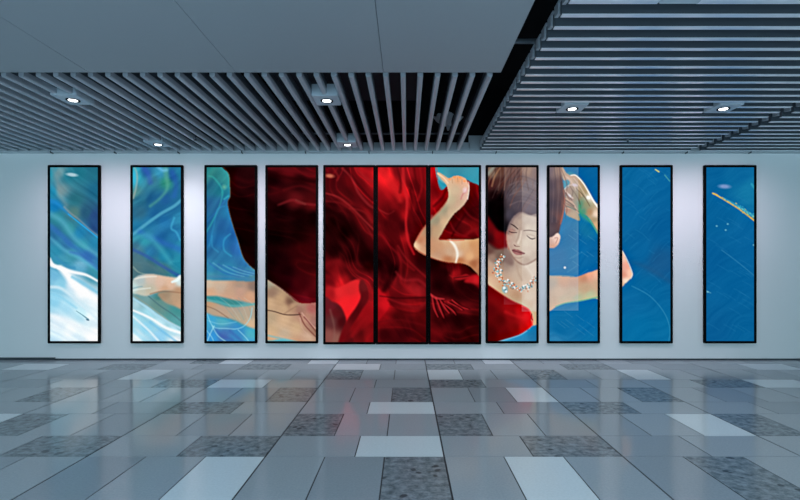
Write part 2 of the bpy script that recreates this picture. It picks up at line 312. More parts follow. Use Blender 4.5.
# ---- red cloth ----
CLOTH=[(222,162),(223,168),(228.6,174),(229.6,185),(230,196),(227.5,202),(229,212),(233,226),(238,241),(243,257),(250,266),(258,272),(267,279.5),(280,288),(290,296),(298,302.5),(308,303.5),(318,304),(322,320),(330,350),(478,350),(490,300),(500,262),(507,250),(505,226),(490,200),(478,184),(466,178),(450,184),(441,190),(437,178),(435,164),(436,160),(300,158)]
RED=[(228,168,45,0,2),(240,180,62,6,10),(250,170,70,8,12),(254,190,55,4,8),(240,205,34,0,2),(254,215,24,0,0),(244,240,28,0,0),(254,258,30,0,2),
 (270,168,75,5,10),(290,170,115,12,20),(310,172,110,10,18),(272,180,45,0,4),(300,182,60,4,8),(276,192,80,6,12),(296,200,120,20,25),(312,204,110,14,18),(280,212,30,0,2),(300,215,30,0,2),(314,218,22,0,0),
 (275,235,18,0,0),(300,235,20,0,0),(270,262,26,0,2),(285,270,40,0,4),(300,256,62,2,6),(312,262,75,4,8),(300,284,90,4,12),(312,296,110,6,16),(284,282,60,0,8),(308,302,140,20,35),
 (328,168,130,12,22),(340,170,125,15,22),(334,184,105,10,16),(350,180,150,15,22),(365,172,170,18,26),(370,190,165,18,25),(330,196,115,14,20),(345,196,120,14,18),(360,200,130,14,20),(330,206,70,4,8),(345,212,90,8,12),
 (332,222,28,0,0),(345,232,32,0,0),(360,240,90,8,12),(370,225,130,16,20),(335,250,50,2,4),(350,256,60,2,5),(366,258,40,0,2),(328,268,110,8,14),(340,266,130,12,18),(355,268,120,12,16),(370,266,60,0,2),
 (330,280,140,12,20),(345,282,190,24,30),(358,282,130,18,24),(368,280,165,20,28),(330,290,160,20,26),(340,296,228,34,40),(352,300,240,34,40),(350,312,230,30,36),(345,288,200,28,32),(364,292,120,20,24),(362,300,105,12,18),
 (330,306,130,25,38),(338,312,110,25,32),(343,322,80,8,14),(330,324,120,60,62),(336,336,140,75,72),(328,342,165,105,95),(340,334,130,15,22),(352,326,160,15,22),(365,318,155,14,20),(370,306,175,16,24),(360,335,130,14,18),(372,338,135,12,18),(345,342,120,14,20),
 (380,172,215,28,34),(388,178,235,32,36),(394,186,210,26,32),(382,196,170,16,24),(400,172,160,20,26),(408,172,185,24,32),(420,170,170,16,24),(405,192,215,24,30),(414,186,140,12,18),(424,190,150,12,18),(396,204,150,14,20),(410,205,165,16,22),
 (384,215,130,10,16),(392,220,90,6,12),(400,226,95,6,12),(406,215,190,20,26),(407,238,180,20,26),(416,215,110,6,12),(422,205,130,8,14),(412,240,120,6,12),(384,240,130,10,16),(396,244,110,6,12),(418,224,110,6,10),
 (384,256,95,5,10),(380,262,50,0,4),(392,270,50,0,4),(400,258,130,12,18),(408,266,120,10,14),(422,262,80,4,8),(384,280,90,4,10),(398,282,130,14,20),(412,286,150,20,26),(420,290,165,24,30),(424,280,130,12,18),
 (382,296,190,16,24),(384,306,200,16,26),(380,318,160,10,18),(395,300,125,10,16),(408,304,150,14,20),(418,306,150,14,20),(400,316,100,6,10),(420,318,95,4,8),(384,335,90,4,10),(405,335,85,4,10),(424,338,95,4,8),
 (434,172,190,16,24),(438,190,150,10,18),(434,205,165,12,18),(443,195,150,10,16),(455,215,100,6,10),(470,215,95,4,8),(462,225,130,12,16),(475,225,120,8,12),(476,200,120,6,12),(450,230,120,10,14),(444,236,150,14,18),(478,235,130,12,16),(470,190,130,8,14),
 (434,265,50,0,4),(445,272,40,0,2),(440,285,34,0,2),(436,295,120,14,20),(450,290,50,0,4),(450,268,90,6,10),(456,274,150,14,20),(466,276,120,8,12),(474,268,70,4,6),(476,280,185,24,30),(462,284,50,0,2),(470,290,70,2,6),
 (440,305,130,16,22),(446,302,150,18,24),(455,302,90,8,12),(464,308,130,14,20),(478,302,100,8,12),(440,320,70,2,6),(460,320,60,2,4),(476,320,65,2,4),(436,335,120,8,14),(450,340,70,2,6),(470,338,75,2,4),
 (490,222,110,4,10),(498,232,125,6,12),(502,242,115,8,12),(490,240,60,10,14),(496,212,60,2,6)]
CM = poly(CLOTH,.35)
RED = [(x, y, r*(.66+.30*min(1, r/215)), g*.8, bb*.85) for x, y, r, g, bb in RED]
def creases(wm, ang, along, across, amp, seed, warp, tint):
    w, m = wm; x, y = GX[w], GY[w]
    x, y = x+warp*(vnoise(x/26, y/26, seed+3)-.5), y+warp*(vnoise(x/24, y/24, seed+4)-.5)
    c, s = math.cos(ang), math.sin(ang); u, v = x*c+y*s, y*c-x*s
    n = 1-np.abs(vnoise(u/along, v/across, seed)*2-1); n = n**3-.28
    k = m*(.35+art[w][..., 0]/160)
    art[w] = art[w]+(n*k*amp)[..., None]*np.array(tint)
put(CM, RED)
streaks((CM[0], CM[1]*(GX[CM[0]] > 318)), 1.0, 40, 6, 30, 51, (1, .12, .14), 16)
streaks((CM[0], CM[1]*(GX[CM[0]] <= 318)), .5, 40, 7, 14, 55, (1, .1, .1), 12)
creases((CM[0], CM[1]*np.clip((GX[CM[0]]-322)/20, 0, 1)*np.clip((300-GY[CM[0]])/20, 0, 1)), 1.05, 46, 7, 42, 61, 26, (1, .16, .17))
creases((CM[0], CM[1]*np.clip((GX[CM[0]]-322)/20, 0, 1)*np.clip((GY[CM[0]]-270)/20, 0, 1)), .15, 40, 7, 30, 66, 18, (1, .13, .14))
creases((CM[0], CM[1]*np.clip((330-GX[CM[0]])/20, 0, 1)), .2, 40, 8, 26, 71, 14, (1, .14, .15))
stroke([(223,167),(228.6,174),(229.8,185),(230,196),(227.8,202),(229.4,212),(233,226),(238,241),(243,257),(250,266),(258,272)], .8, (120,100,50), .5, .5)
stroke([(262,277),(280,287.6),(298,302)], 1, (185,150,130), .4, .7)
def fold(p, w, c, a=.6, s=1.6): stroke(p, w, tuple(q*.9 for q in c), a*.9, s)
HI, MID, DK, BK = (235,40,46), (160,18,26), (70,2,8), (25,0,1)
fold([(236,178),(248,182),(257,180)], 4, (85,10,16), .5, 3)
fold([(266,168),(284,169),(318,176)], (3,4,3), (125,16,24), .6, 2)
fold([(266,174),(290,178),(318,182)], 4, (40,0,3), .6, 2.5)
fold([(284,190),(300,186),(318,192)], 2.5, (115,16,22), .6, 2)
fold([(278,205),(292,200),(300,203),(318,205)], (2,3,2), (160,36,42), .6, 1.3)
fold([(296,200),(305,204)], 2, (150,60,55), .5, 1.2)
fold([(266,200),(282,210),(300,216),(318,218)], 5, (30,0,2), .6, 2)
dab(306,250,10,14,.3,(80,4,8),.5,.9)
dab(329.6,175.8,4.2,1.9,.1,(200,105,80),.85,.5)
fold([(333,168),(338,176),(337,180)], 2, (165,30,34), .5, 1.3)
fold([(342,168),(352,178),(358,192),(368,204),(374,208)], (2,2.5,2.5), (185,45,50), .55, 1.2)
fold([(346,168),(358,184),(372,200)], 2.6, (90,6,12), .55, 1.2)
fold([(356,168),(366,178),(374,182)], (2,3), (195,32,38), .6, 1.6)
fold([(325,193),(338,197),(350,206),(362,218),(374,230)], (1.5,2,2,1.6), (190,45,48), .6, 1)
fold([(325,201),(340,203),(354,212),(366,226),(374,240)], (2,2.5,2), (150,25,30), .5, 1.3)
fold([(325,210),(340,216),(354,232),(366,252),(376,262)], (6,8,8), BK, .7, 3)
fold([(350,208),(364,212),(372,222)], 2, (170,30,34), .5, 1.4)
fold([(325,265),(338,262),(352,270),(366,274)], (5,4,4), (140,16,22), .6, 2.5)
put(poly([(324,292),(334,287),(344,288),(356,280),(362,278),(374,290),(388,302),(388,306),(378,318),(366,326),(352,338),(338,343),(330,344)],1.2), [(345,284,195,28,34),(368,284,160,22,28),(372,296,165,20,26),(380,304,190,18,28),(366,312,165,14,22),(356,326,140,12,18),(345,336,120,10,16),(335,338,150,90,80)], .7)
put(poly([(324,296),(330,290),(342,286),(354,280),(360,281),(359,290),(361,298),(356,308),(350,318),(346,324),(344,314),(338,304),(330,300)],.8), [(330,294,170,22,28),(340,292,225,38,42),(350,290,215,36,40),(346,302,242,34,40),(354,302,238,30,38),(348,316,232,30,36)], .95)
put(poly([(324,299),(332,302),(340,306),(345,316),(346,324),(340,338),(337,344),(324,344)],.9), [(330,306,115,28,38),(338,312,105,22,28),(342,322,85,12,18),(332,322,105,50,52),(328,336,150,85,78),(336,340,150,90,80)], .92)
put(poly([(361,280),(364,281),(368,290),(368,300),(363,308),(357,318),(348,332),(342,344),(338,344),(342,330),(349,317),(357,306),(361,296),(359,286)],.8), [(364,286,120,24,28),(366,296,110,14,20),(358,312,95,8,14),(345,334,120,14,20)], .9)
fold([(352,336),(362,322),(374,312)], 3, (175,18,26), .5, 2)
fold([(330,310),(334,326),(334,342)], 2, (165,110,100), .4, 1.5)
put(poly([(374,288),(384,294),(389,303),(386,312),(374,322)],.8), [(378,296,185,16,26),(386,304,205,18,28),(378,314,170,10,20)], .9)
# sixth display
fold([(380,168),(388,178),(396,190),(400,200)], (6,8,5), (238,34,38), .7, 3)
fold([(398,168),(401,182),(400,192)], 3, (110,8,14), .5, 1.5)
fold([(403,168),(404,186),(407,200),(406,222),(408,240),(414,254)], (3,4,3,2.5,3,2), (228,34,40), .75, 1.3)
fold([(414,168),(416,180),(420,194)], 2.5, (95,5,10), .5, 1.5)
fold([(410,190),(412,206),(409,222),(413,240)], (2,4,4), (95,4,10), .6, 1.6)
fold([(420,168),(422,186),(418,200)], 2.2, (200,20,28), .5, 1.4)
fold([(380,210),(388,214),(394,211)], 1.2, (190,40,44), .6, 1)
put(poly([(388,213),(396,210),(400,218),(402,232),(396,240),(388,236),(386,224)],2), (88,5,10), .65)
fold([(380,232),(388,244),(398,254),(404,262),(414,270)], 2.2, (155,16,24), .6, 1.4)
fold([(379,254),(388,262),(392,276),(384,290)], (7,7,5), (42,0,4), .65, 2.5)
fold([(398,246),(406,258),(418,270),(427,278)], 2, (165,24,30), .6, 1.2)
fold([(396,272),(404,280),(418,280),(426,286)], (2,3,3), (180,30,38), .55, 1.6)
dab(416,290,7,4,.4,(175,28,34),.6,.7)
fold([(380,296),(396,298),(412,298),(432,297)], (1,1.5,1.8), (60,2,6), .5, 1.2)
fold([(392,300),(406,305),(418,308),(426,302)], (1.5,3,2.5), (165,26,34), .4, 1.8)
fold([(388,300),(400,311),(416,313),(426,310)], 1.6, (70,2,6), .35, 1.8)
fold([(380,322),(400,320),(427,326)], 1.6, (125,12,20), .5, 1.6)
# seventh display
fold([(432,168),(436,184),(446,196)], (4,4,3), (185,14,24), .5, 2)
fold([(434,206),(442,198),(446,190)], 2.6, (80,4,8), .5, 1.3)
fold([(480,206),(470,210),(460,222),(452,236)], (2,2.5,2), (75,3,7), .7, 1.3)
fold([(462,206),(470,216),(481,222)], 2, (160,20,26), .5, 1.3)
fold([(450,222),(456,232),(470,238)], 1.8, (165,26,30), .55, 1.2)
fold([(481,228),(470,232),(462,238)], 2.6, (155,20,26), .55, 1.4)
put(poly([(432,260),(440,268),(446,276),(452,284),(470,282),(481,284),(481,298),(462,300),(446,296),(432,290)],2), (38,0,3), .6)
put(poly([(448,274),(456,277),(466,274),(470,277),(458,280)],.6), (165,22,28), .85)
stroke([(454,278),(470,276)], 1, (40,0,4), .5, .8)
put(poly([(464,282),(470,276),(478,275),(484,280),(484,292),(474,284)],1), [(470,278,190,22,30),(478,280,210,34,40),(480,288,150,10,16)], .85)
for a, b, c in [((432,296),(434,308),(438,317)),((436,298),(440,309),(444,318)),((440,300),(445,308),(449,313)),((444,304),(452,310),(456,315)),((452,300),(460,306),(468,309)),((448,302),(456,306),(462,310))]:
    stroke([a, b, c], (1,1.8,.8), (190,36,42), .7, .7); stroke([(a[0]+2,a[1]), (b[0]+2.2,b[1]), (c[0]+2.2,c[1])], (1,1.6,.6), (50,0,4), .6, .7)
stroke([(430,294),(436,298),(444,299)], (2,2.5,1), (205,50,56), .7, .9)
fold([(432,330),(440,336),(448,344)], 3, (130,10,16), .5, 2)
fold([(456,308),(470,304),(482,306)], 3, (115,10,16), .5, 2)
fold([(446,320),(460,318),(482,328)], 7, (42,0,3), .5, 3)
# water patch and raised arm
cw, cm = CM; cr = art[cw][..., 0]; cf = 1-cm*(1-(.82+.18*np.clip(cr/225, 0, 1)**1.5)); cf = np.where(GY[cw] < 303, cf, np.where(GX[cw] < 319, 1, cf)); art[cw] *= cf[..., None]
put(poly([(435.5,160),(436,168),(438,178),(446,184),(456,182),(466,180),(474,183),(490,186),(492,160)],.5), [(440,170,60,150,165),(438,178,120,165,170),(455,170,62,140,160),(472,172,62,150,170),(480,182,62,140,158)])
stroke([(436.4,164),(438,180)], 1, (200,60,60), .5, .5)
ARM=[(437,173),(439.5,172.6),(445,176),(449,178.4),(452,177),(457,175.6),(462,176.6),(466,179),(469,186),(468.4,194),(467,200),(462,207),(454,214),(447,224),(442,233),(439,239.5),(450,239.6),(462,239.4),(472,239.6),(484,241.5),(484,279),(476,272),(470,266.5),(462,263.4),(446,262),(430,257.4),(419,252),(414,246),(417,238),(423,228.5),(432,218),(440,209.6),(446,202),(448.6,196),(447.5,188),(445.5,183.5),(441,178.5)]
AM = poly(ARM,.4)
put(AM, [(440,175,215,190,165),(450,182,225,205,180),(458,178,235,190,150),(465,184,235,200,180),(466,196,225,190,180),(455,190,220,205,180),(452,200,205,195,170),(460,204,210,185,165),(445,210,170,165,145),(450,212,210,190,165),
 (436,220,165,160,140),(444,222,215,190,160),(428,230,180,145,120),(436,232,200,175,145),(420,240,200,140,110),(426,244,215,165,135),(416,246,235,205,175),(432,250,208,165,132),(424,252,215,170,140),(440,244,212,170,138),(446,242,218,185,155),(456,244,232,205,180),
 (450,252,215,190,165),(458,254,232,215,195),(436,256,200,165,140),(448,260,190,130,95),(460,261,195,130,90),(464,246,225,190,150),(474,244,215,165,120),(470,256,235,195,150),(478,252,220,170,125),(480,266,205,150,115),(474,264,175,115,80),(480,274,185,125,95)])
aw, am = AM; art[aw] *= 1-am[..., None]*np.array((.05, .12, .17))
stroke([(447,201),(441,209),(432,218),(423,229),(416,240)], (1,2,2,1.5), (190,60,45), .45, 1.2)
stroke([(432,216),(430,236),(426,246)], 2, (150,140,120), .4, 1.6)
stroke([(414,247),(420,252),(432,258),(446,262.4),(462,264)], 1.2, (150,50,30), .5, .8)
stroke([(450,240.4),(455,246),(457.5,254),(456,262)], (1.6,2.8,2.4,1.6), (246,240,228), .75, 1.3)
stroke([(440,239),(452,240.5),(464,240)], 1, (205,80,60), .6, .6)
for x, y in ((449.5,179),(454.5,177),(460,177.5),(464.5,181)): dab(x,y,1.3,1,.3,(248,150,90),.7,.6)
stroke([(438,173.6),(444,178),(448,183)], 1.4, (235,205,175), .7, .7)
stroke([(452,178.5),(452.5,183)], .6, (185,140,110), .7, .5); stroke([(457.6,177.6),(458,182)], .6, (185,140,110), .7, .5); stroke([(462,179.5),(462,184)], .6, (185,140,110), .6, .5)
stroke([(469,186),(466,192),(463,194),(461,199)], 1.3, (200,120,120), .55, .8)
dab(465,190,2,2.6,.2,(238,205,215),.6,.6)
stroke([(468.6,182),(469,190),(467.6,199)], .8, (250,240,225), .7, .5)
# ---- eighth display: head, necklace, bodice ----
put(poly([(484,244),(496,250),(510,246),(542,240),(542,330),(524,324),(500,296),(484,284)],.8), [(492,262,190,160,140),(490,272,205,160,130),(490,280,215,175,145),(506,262,150,125,110),(515,262,185,160,140),(530,262,225,208,188),(536,270,228,210,190),(520,275,205,180,155),
 (506,290,200,160,125),(516,296,190,145,110),(530,296,222,200,175),(536,306,220,195,170),(530,306,215,180,150),(536,318,200,160,125),(525,285,215,190,165)])
put(poly([(484,160),(542,160),(542,222),(530,216),(520,214),(512,222),(508,234),(504,236),(496,230),(484,214)],.8),
    [(492,172,130,110,95),(500,170,95,60,50),(510,170,110,75,65),(518,176,95,65,60),(528,170,150,115,95),(536,172,120,95,90),(500,182,75,42,38),(490,184,70,30,30),(494,196,20,4,6),(502,196,18,8,10),(492,208,8,0,2),(500,212,4,0,2),(502,226,6,0,2),(494,222,30,2,4),
     (508,196,70,58,66),(516,190,95,80,82),(518,205,72,60,68),(510,214,55,48,58),(526,190,105,92,98),(534,185,110,98,104),(530,200,100,88,98),(528,208,95,82,92),(536,212,90,80,90)])
put(poly([(486,205),(496,198),(503,196),(505,214),(505,232),(498,232),(490,222)],1.6), (3,0,1), .8)
put(poly([(486,216),(492,222),(498,230),(506,234),(508,247),(500,250),(486,240)],1.2), [(490,224,100,6,12),(498,236,125,8,14),(504,242,120,14,18),(490,238,60,8,12)], .95)
put(poly([(486,242),(498,249),(507,248),(514,260),(512,266),(504,262),(496,264),(486,256)],1.3), [(490,250,90,55,50),(500,256,110,85,75),(508,256,130,100,90),(492,258,150,120,105)], .85)
for k in range(26):
    x = 487+rs0.rand()*52; y = 164+rs0.rand()*34; dx = -3-rs0.rand()*9
    stroke([(x+8,y-8),(x+3,y),(x+dx*.5,y+9),(x+dx,y+20)], (.5,1.1,.5), [(125,70,52),(40,16,16),(105,55,46),(28,10,12),(120,95,90)][k%5], .25, .9)
for k in range(9):
    x = 489+k*5.5; stroke([(x,164),(x+1.5-k*.4,176),(x-3+k*.6,190)], (1,1.2,.8), [(150,110,85),(60,35,32),(125,95,85)][k%3], .4, .9)
stroke([(488,174),(493,168),(499,165)], 2.5, (150,160,150), .5, 1.3)
stroke([(492,186),(495,176),(500,168)], (1.5,2,1), (180,130,95), .5, 1)
for k in range(6): stroke([(510,180+k*5),(522,176+k*5),(538,182+k*5)], 1, (130,108,108) if k%2 else (70,56,62), .35, 1.1)
FACE=[(515,215.5),(519,212.6),(523,212),(530,215),(541,217),(542,254),(533,262),(524,264),(517,261),(512,255),(508.5,249),(506.8,241),(506.8,233),(509,225),(512,219)]
put(poly(FACE,.5), [(518,217,155,132,122),(512,224,140,115,105),(516,222,170,145,130),(520,222,190,165,145),(510,232,165,115,100),(508,240,190,140,125),(512,238,195,165,145),(518,236,200,178,158),(521,229,185,160,142),(511,247,185,150,132),(515,244,205,175,155),(520,244,212,192,170),
  (526,220,205,188,172),(534,220,208,192,178),(528,228,222,206,186),(535,228,218,204,186),(530,238,222,205,185),(526,243,228,212,190),(535,245,222,205,185),(528,252,220,200,180),(520,257,205,180,158),(526,260,190,165,145),(534,256,205,185,165),(515,254,195,165,145)])
stroke([(508,233),(509.6,225),(513,219),(517,214.6),(522,212),(528,213.6),(539,216)], 2.6, (92,72,76), .5, 1.6)
stroke([(510.6,223.8),(514,225.6),(518,229)], (.7,1.2,.8), (55,34,34), .95, .45)
stroke([(524,230.6),(529,230.2),(536.8,231.4)], (.9,1.1,.7), (120,98,88), .8, .5)
stroke([(509.2,231.2),(512,232.4),(516.8,232.5)], (.7,1.2,.7), (70,40,42), .85, .45)
stroke([(509.4,229.6),(512,229.2),(515,230.6)], 1.2, (150,105,98), .5, .8)
stroke([(527,235.6),(530,238),(532.6,238.9),(535.4,238)], (.6,1.1,1.3,.7), (80,60,58), .85, .45)
stroke([(527,234.6),(531,234.8),(535,236.4)], 1.1, (190,168,150), .6, .7)
stroke([(520,228),(518.6,236),(516,242)], (1,1.4,1), (160,130,115), .35, 1)
stroke([(521.4,231),(520.4,238),(518.2,243)], (1.4,2,2), (232,214,194), .7, .9)
stroke([(514,244.6),(516,246.2),(519.6,246.4)], (.7,1,.7), (140,98,88), .75, .5)
dab(515,245.6,.8,.6,0,(110,70,64),.6,.5)
put(poly([(511.8,250),(514.6,249),(516.4,249.6),(518,249.6),(521,251),(525.2,253.4),(521,255),(517,255),(514,253.2)],.35), [(514,250.6,140,80,78),(520,252,150,90,86),(517,253.6,175,115,108)], .92)
stroke([(512.4,250.2),(516,251.4),(520,252.4),(524.8,253.4)], .7, (85,42,44), .8, .35)
stroke([(515,257.5),(519,258),(523,257)], 1.2, (165,135,118), .5, .8)
stroke([(508.6,249),(512.6,256),(518,262),(526,264.6),(538,258)], (1.2,1.6,1.6,1.4), (135,98,82), .6, 1)
stroke([(507,232),(506.8,241),(509,249)], 1.2, (185,90,70), .5, .8)
stroke([(516,262),(518,272),(522,280)], 2, (185,155,132), .5, 1.5)
stroke([(526,266),(532,274),(535,282)], 2, (240,224,205), .4, 1.5)
put(poly([(484,281),(490,286),(500,293),(512,300.5),(522,305),(529,310),(532.4,318),(532.6,325),(526,331),(518,335.4),(500,341),(492,344),(487,352),(484,350),(484,300)],.45),
    [(488,290,110,6,10),(498,300,120,8,12),(490,310,90,4,8),(510,306,150,10,14),(520,312,190,14,20),(527,316,225,26,32),(530,324,215,20,24),(512,316,130,8,12),(500,320,85,4,6),(515,328,120,8,10),(524,328,180,14,18),(505,334,100,4,8),(490,332,70,2,4),(488,342,75,2,4)])
put(poly([(490,346),(500,341.6),(519,335.8),(527,331.4),(533,325.6),(542,320),(542,350),(490,350)],.4), [(536,332,30,115,165),(520,340,45,130,178),(500,344,70,150,190)])
stroke([(493,343.4),(504,340.2),(519,335.6),(527,331)], .8, (160,190,215), .6, .5)
stroke([(490,286),(500,293),(512,300.5),(522,305)], .9, (190,60,50), .6, .6)
put(poly([(532,310),(542,318),(542,321.5),(533,325)],.4), (212,175,140), .9)
stroke([(522,306),(529,309.6),(532.6,318),(532.4,325)], 1.4, (248,60,62), .7, .7)
stroke([(531.8,314),(531.6,318),(532.6,320)], .9, (110,10,14), .7, .4)
stroke([(506,312),(516,316),(527,318)], 3, (215,26,32), .4, 2.2)
rs = np.random.RandomState(4)
nk = spline([(503,258),(498,264),(496.5,271),(500,278),(506,282),(513,286.6),(521,289),(529,286),(534,281),(538,275)], False, 8)
bc = [(222,135,85),(240,225,205),(120,180,185),(80,140,150),(205,110,70),(250,245,235),(160,205,205),(150,90,60)]
for i in range(230):
    p = nk[rs.randint(len(nk))]; d = 2.6 if p[0] < 507 else 2.2
    dab(p[0]+rs.randn()*d*.6, p[1]+rs.randn()*d*.62, .55+rs.rand()*.5, .5+rs.rand()*.4, rs.rand()*3, bc[rs.randint(8)], .8, .45)
for x, y in ((499,262),(501,270),(498,275),(508,280),(512,283),(524,286),(528,287),(531,281)): dab(x,y,1.1,1,0,(245,250,248),.85,.4); dab(x+1.3,y+.8,.9,.8,0,(60,120,130),.7,.4)
dab(505,289.5,3,3.6,0,(135,170,175),.85,.3); dab(504.4,288,1.3,1.4,0,(240,250,250),.9,.4); dab(506.2,291.4,1.1,1.2,0,(235,245,245),.9,.4); dab(505.4,289.8,1,.8,0,(70,110,120),.8,.4)
put(box(504.2,166,521.8,304), (165,160,175), .13)
put(box(522,166,541,311), (205,200,205), .24)
# ---- ninth display ----
stroke([(566,184),(576,176)], 3, (60,130,160), .5, 2)
put(poly([(566,174),(580,178),(590,196),(596,220),(588,222),(578,216),(566,214)],1), (60,150,150), .6)
HAND=[(562,166),(566,172),(570,175),(575,174.6),(583,181.6),(589,191.5),(594,200.6),(602,211),(602,241),(596,229),(589,217.6),(582,213.4),(578.5,211.6),(580,220.4),(574,218.6),(566,214),(565,205),(565.5,196),(563.6,190),(569,185.6),(563,179),(560.5,171)]
put(poly(HAND,.5), [(564,172,175,150,125),(570,180,190,160,135),(568,190,165,135,115),(578,184,175,155,130),(584,190,165,150,120),(590,198,215,210,195),(586,204,150,150,115),(581,204,95,145,120),(583,212,80,150,125),(590,212,175,140,105),(596,214,235,215,195),(597,224,205,175,140),
   (594,220,165,150,120),(570,200,170,135,115),(568,208,175,120,95),(574,206,150,140,115),(574,214,175,155,125),(578,196,150,135,105)])
stroke([(571,175.4),(576,175.4),(583,182.6),(589,192.4),(594,201.4),(601,211)], (.8,1.2,1.2,1.6,2), (250,250,244), .85, .7)
dab(588.6,197.4,1.8,1.6,.4,(255,255,252),.9,.5)
put(poly([(564,181),(570,180),(569,185),(564,189)],.5), (70,140,160), .9)
for p, c in [([(564,190),(568,186),(573,184.6),(577,185.4)], (205,185,170)), ([(566,191),(570,196),(573,198)], (215,185,165)), ([(566,193),(572,200)], (120,90,80)), ([(565,198),(573,203),(577,210)], (205,165,135)), ([(566,200),(574,206)], (110,85,70)), ([(566,208),(574,209),(579,213)], (195,160,130)), ([(567,206),(576,210)], (95,110,95)), ([(566,176),(571,182),(576,188)], (205,175,150)), ([(571,178),(577,186),(582,196)], (195,170,140))]:
    stroke(p, 1.3, c, .75, .5)
for q in ([(576,188),(584,196),(590,206)], [(573,190),(579,200),(581,208)], [(570,186),(573,192),(571,198)], [(566,203),(573,207),(579,212)]): stroke(q, (.6,1.3,.6), (98,78,64), .5, .7)
for q in ([(574,178),(580,186),(586,196)], [(568,177),(573,183),(576,190)]): stroke(q, (.8,1.4,.8), (225,200,178), .5, .7)
dab(575,185,2.6,1.5,.2,(215,200,205),.8,.5); dab(570,195.6,2.4,1.1,.8,(225,215,215),.7,.5)
stroke([(580,206),(581,213),(590,221),(598,233)], (3,2.6,1.6), (70,155,120), .6, 1)
stroke([(589,218),(596,230),(601,240)], .9, (110,180,160), .6, .5)
put(poly([(544,160),(561,160),(562,172),(563.6,186),(565.4,200),(563.4,216),(560.6,226),(557,236),(544,239)],.6), [(550,170,95,72,74),(558,170,140,105,85),(552,186,48,30,38),(560,186,85,55,50),(552,204,30,16,26),(559,204,52,30,34),(564,204,110,60,46),(554,220,36,20,28),(560,218,95,46,38),(552,233,55,34,38)])
stroke([(563.6,190),(565,200),(563,214),(560.6,224)], (.8,1.4,1.4,.8), (190,95,62), .5, .6)
for q in ([(562,170),(567,184),(566,196)], [(560,176),(564,190),(570,200)], [(561,200),(567,208),(565,218)]): stroke(q, (.6,1,.5), (90,52,44), .5, .7)
for k in range(5): stroke([(549+k*2.6,166),(551+k*2.6,190),(550+k*2.2,222)], .9, (95,70,72) if k%2 else (40,26,34), .4, .8)
put(poly([(546,238),(552,237),(557.4,233),(560.4,236),(559,243),(555,247.4),(550.6,248),(546,247)],.45), [(550,242,205,160,140),(556,240,230,190,170),(558,236,235,205,190),(553,246,200,150,125)])
stroke([(555,238),(558,238),(556,243)], .8, (150,90,80), .6, .5)
for k in range(14):
    x, y = 552+rs.rand()*46, 224+rs.rand()*48; stroke([(x,y),(x+7,y+5)] if k%3 else [(x,y+6),(x+9,y)], .5, (70,150,190), .4, .5)
dab(565,267.6,1.1,1.1,0,(225,235,240),.9,.4)
ARM2=[(540,276),(552,276),(566,276.4),(576,277),(584,274.4),(591,272),(604,270.6),(604,296.4),(592,298.6),(580,301),(566,303),(557,306.4),(550,311),(540,314)]
put(poly(ARM2,.4), [(552,282,185,170,150),(564,282,210,165,135),(574,282,200,160,135),(584,278,190,140,115),(590,276,225,165,140),(597,275,230,180,155),(598,284,205,170,140),(586,288,195,165,135),(560,292,215,185,155),(574,292,205,180,150),(552,300,205,175,145),(564,300,200,185,155),(590,296,180,190,155),(578,299,170,185,155)])
stroke([(556,306.4),(566,303),(580,301),(592,298.4),(601,296.4)], 1.2, (95,175,150), .8, .6)
stroke([(549,276),(562,275.6),(574,276.6)], .9, (150,165,150), .6, .6)
for k in range(9):
    x, y = 552+rs.rand()*38, 306+rs.rand()*26; stroke([(x,y),(x+8,y+6)], .5, (60,140,185), .4, .5)
put(box(549,166,578.2,310), (190,190,205), .27)
# ---- tenth and eleventh displays ----
for k in range(34):
    x, y = 622+rs.rand()*46, 168+rs.rand()*120; a = rs.rand()*10
    stroke([(x,y),(x+3+a*.4,y+2+a*.2),(x+5+a,y+3+a*.9)] if k%2 else [(x,y+6),(x+4,y+1),(x+8,y-2)], .5, (40,130,180), .3, .6)
for k in range(30):
    x, y = 706+rs.rand()*42, 195+rs.rand()*140; stroke([(x,y),(x+6,y+3),(x+12,y+7)], .5, (40,125,175), .3, .6)
stroke([(632,286),(650,296),(664,312),(670,328),(669,342)], .8, (60,150,190), .5, .6)
stroke([(632,262),(648,268),(671,282)], 4, (35,85,130), .35, 3)
stroke([(722,250),(738,262),(755,276)], .7, (70,150,190), .45, .6)
stroke([(655.6,169.4),(659,171.6)], (1,1.4), (190,200,120), .8, .5); stroke([(665,175),(670,181)], .9, (90,180,170), .6, .5)
put(poly([(618,250),(622.6,251),(626,258),(630,267),(632.4,274),(631,278),(626,283),(618,287)],.4), [(623,258,225,190,175),(626,266,225,165,150),(630,273,235,190,170),(624,275,215,150,130),(626,281,235,215,200),(622,284,205,175,150)])
stroke([(622.6,251),(626.4,258),(630.4,267),(632.6,274),(631,278.4)], .8, (245,240,230), .7, .4)
dab(724.8,186.4,5.6,2,.05,(120,150,200),.85,.5)
for k in range(70):
    t = rs.rand(); x = 712+t*43; y = 193+(t**1.15)*27; up = rs.rand()**2*7*t
    dab(x+rs.randn()*.6, y-up, .9, .5, .6, [(190,210,110),(110,205,200),(60,175,200),(200,170,80)][rs.randint(4)] if up > .8 else [(215,190,90),(200,150,70)][k%2], .55, .5)
stroke([(713,193),(724,199.4),(740,209.4),(755,221)], (.6,1,1.2,1.4), (205,180,90), .75, .5)
stroke([(724,198),(738,206),(755,217)], (.6,2,3), (90,200,205), .5, 1.2)
stroke([(752,184),(756,190)], 2, (50,165,190), .6, 1)
for x, y in ((728,224),(717,226),(754,245),(708,292),(726,230)): dab(x,y,.9,.7,0,(110,190,210),.7,.5)
stroke([(707,291),(711,293)], .6, (110,190,210), .6, .5)
for ch in range(3):
    art[..., ch] += .6*(art[..., ch]-blur(art[..., ch], 1.1))+.25*(art[..., ch]-blur(art[..., ch], 5))
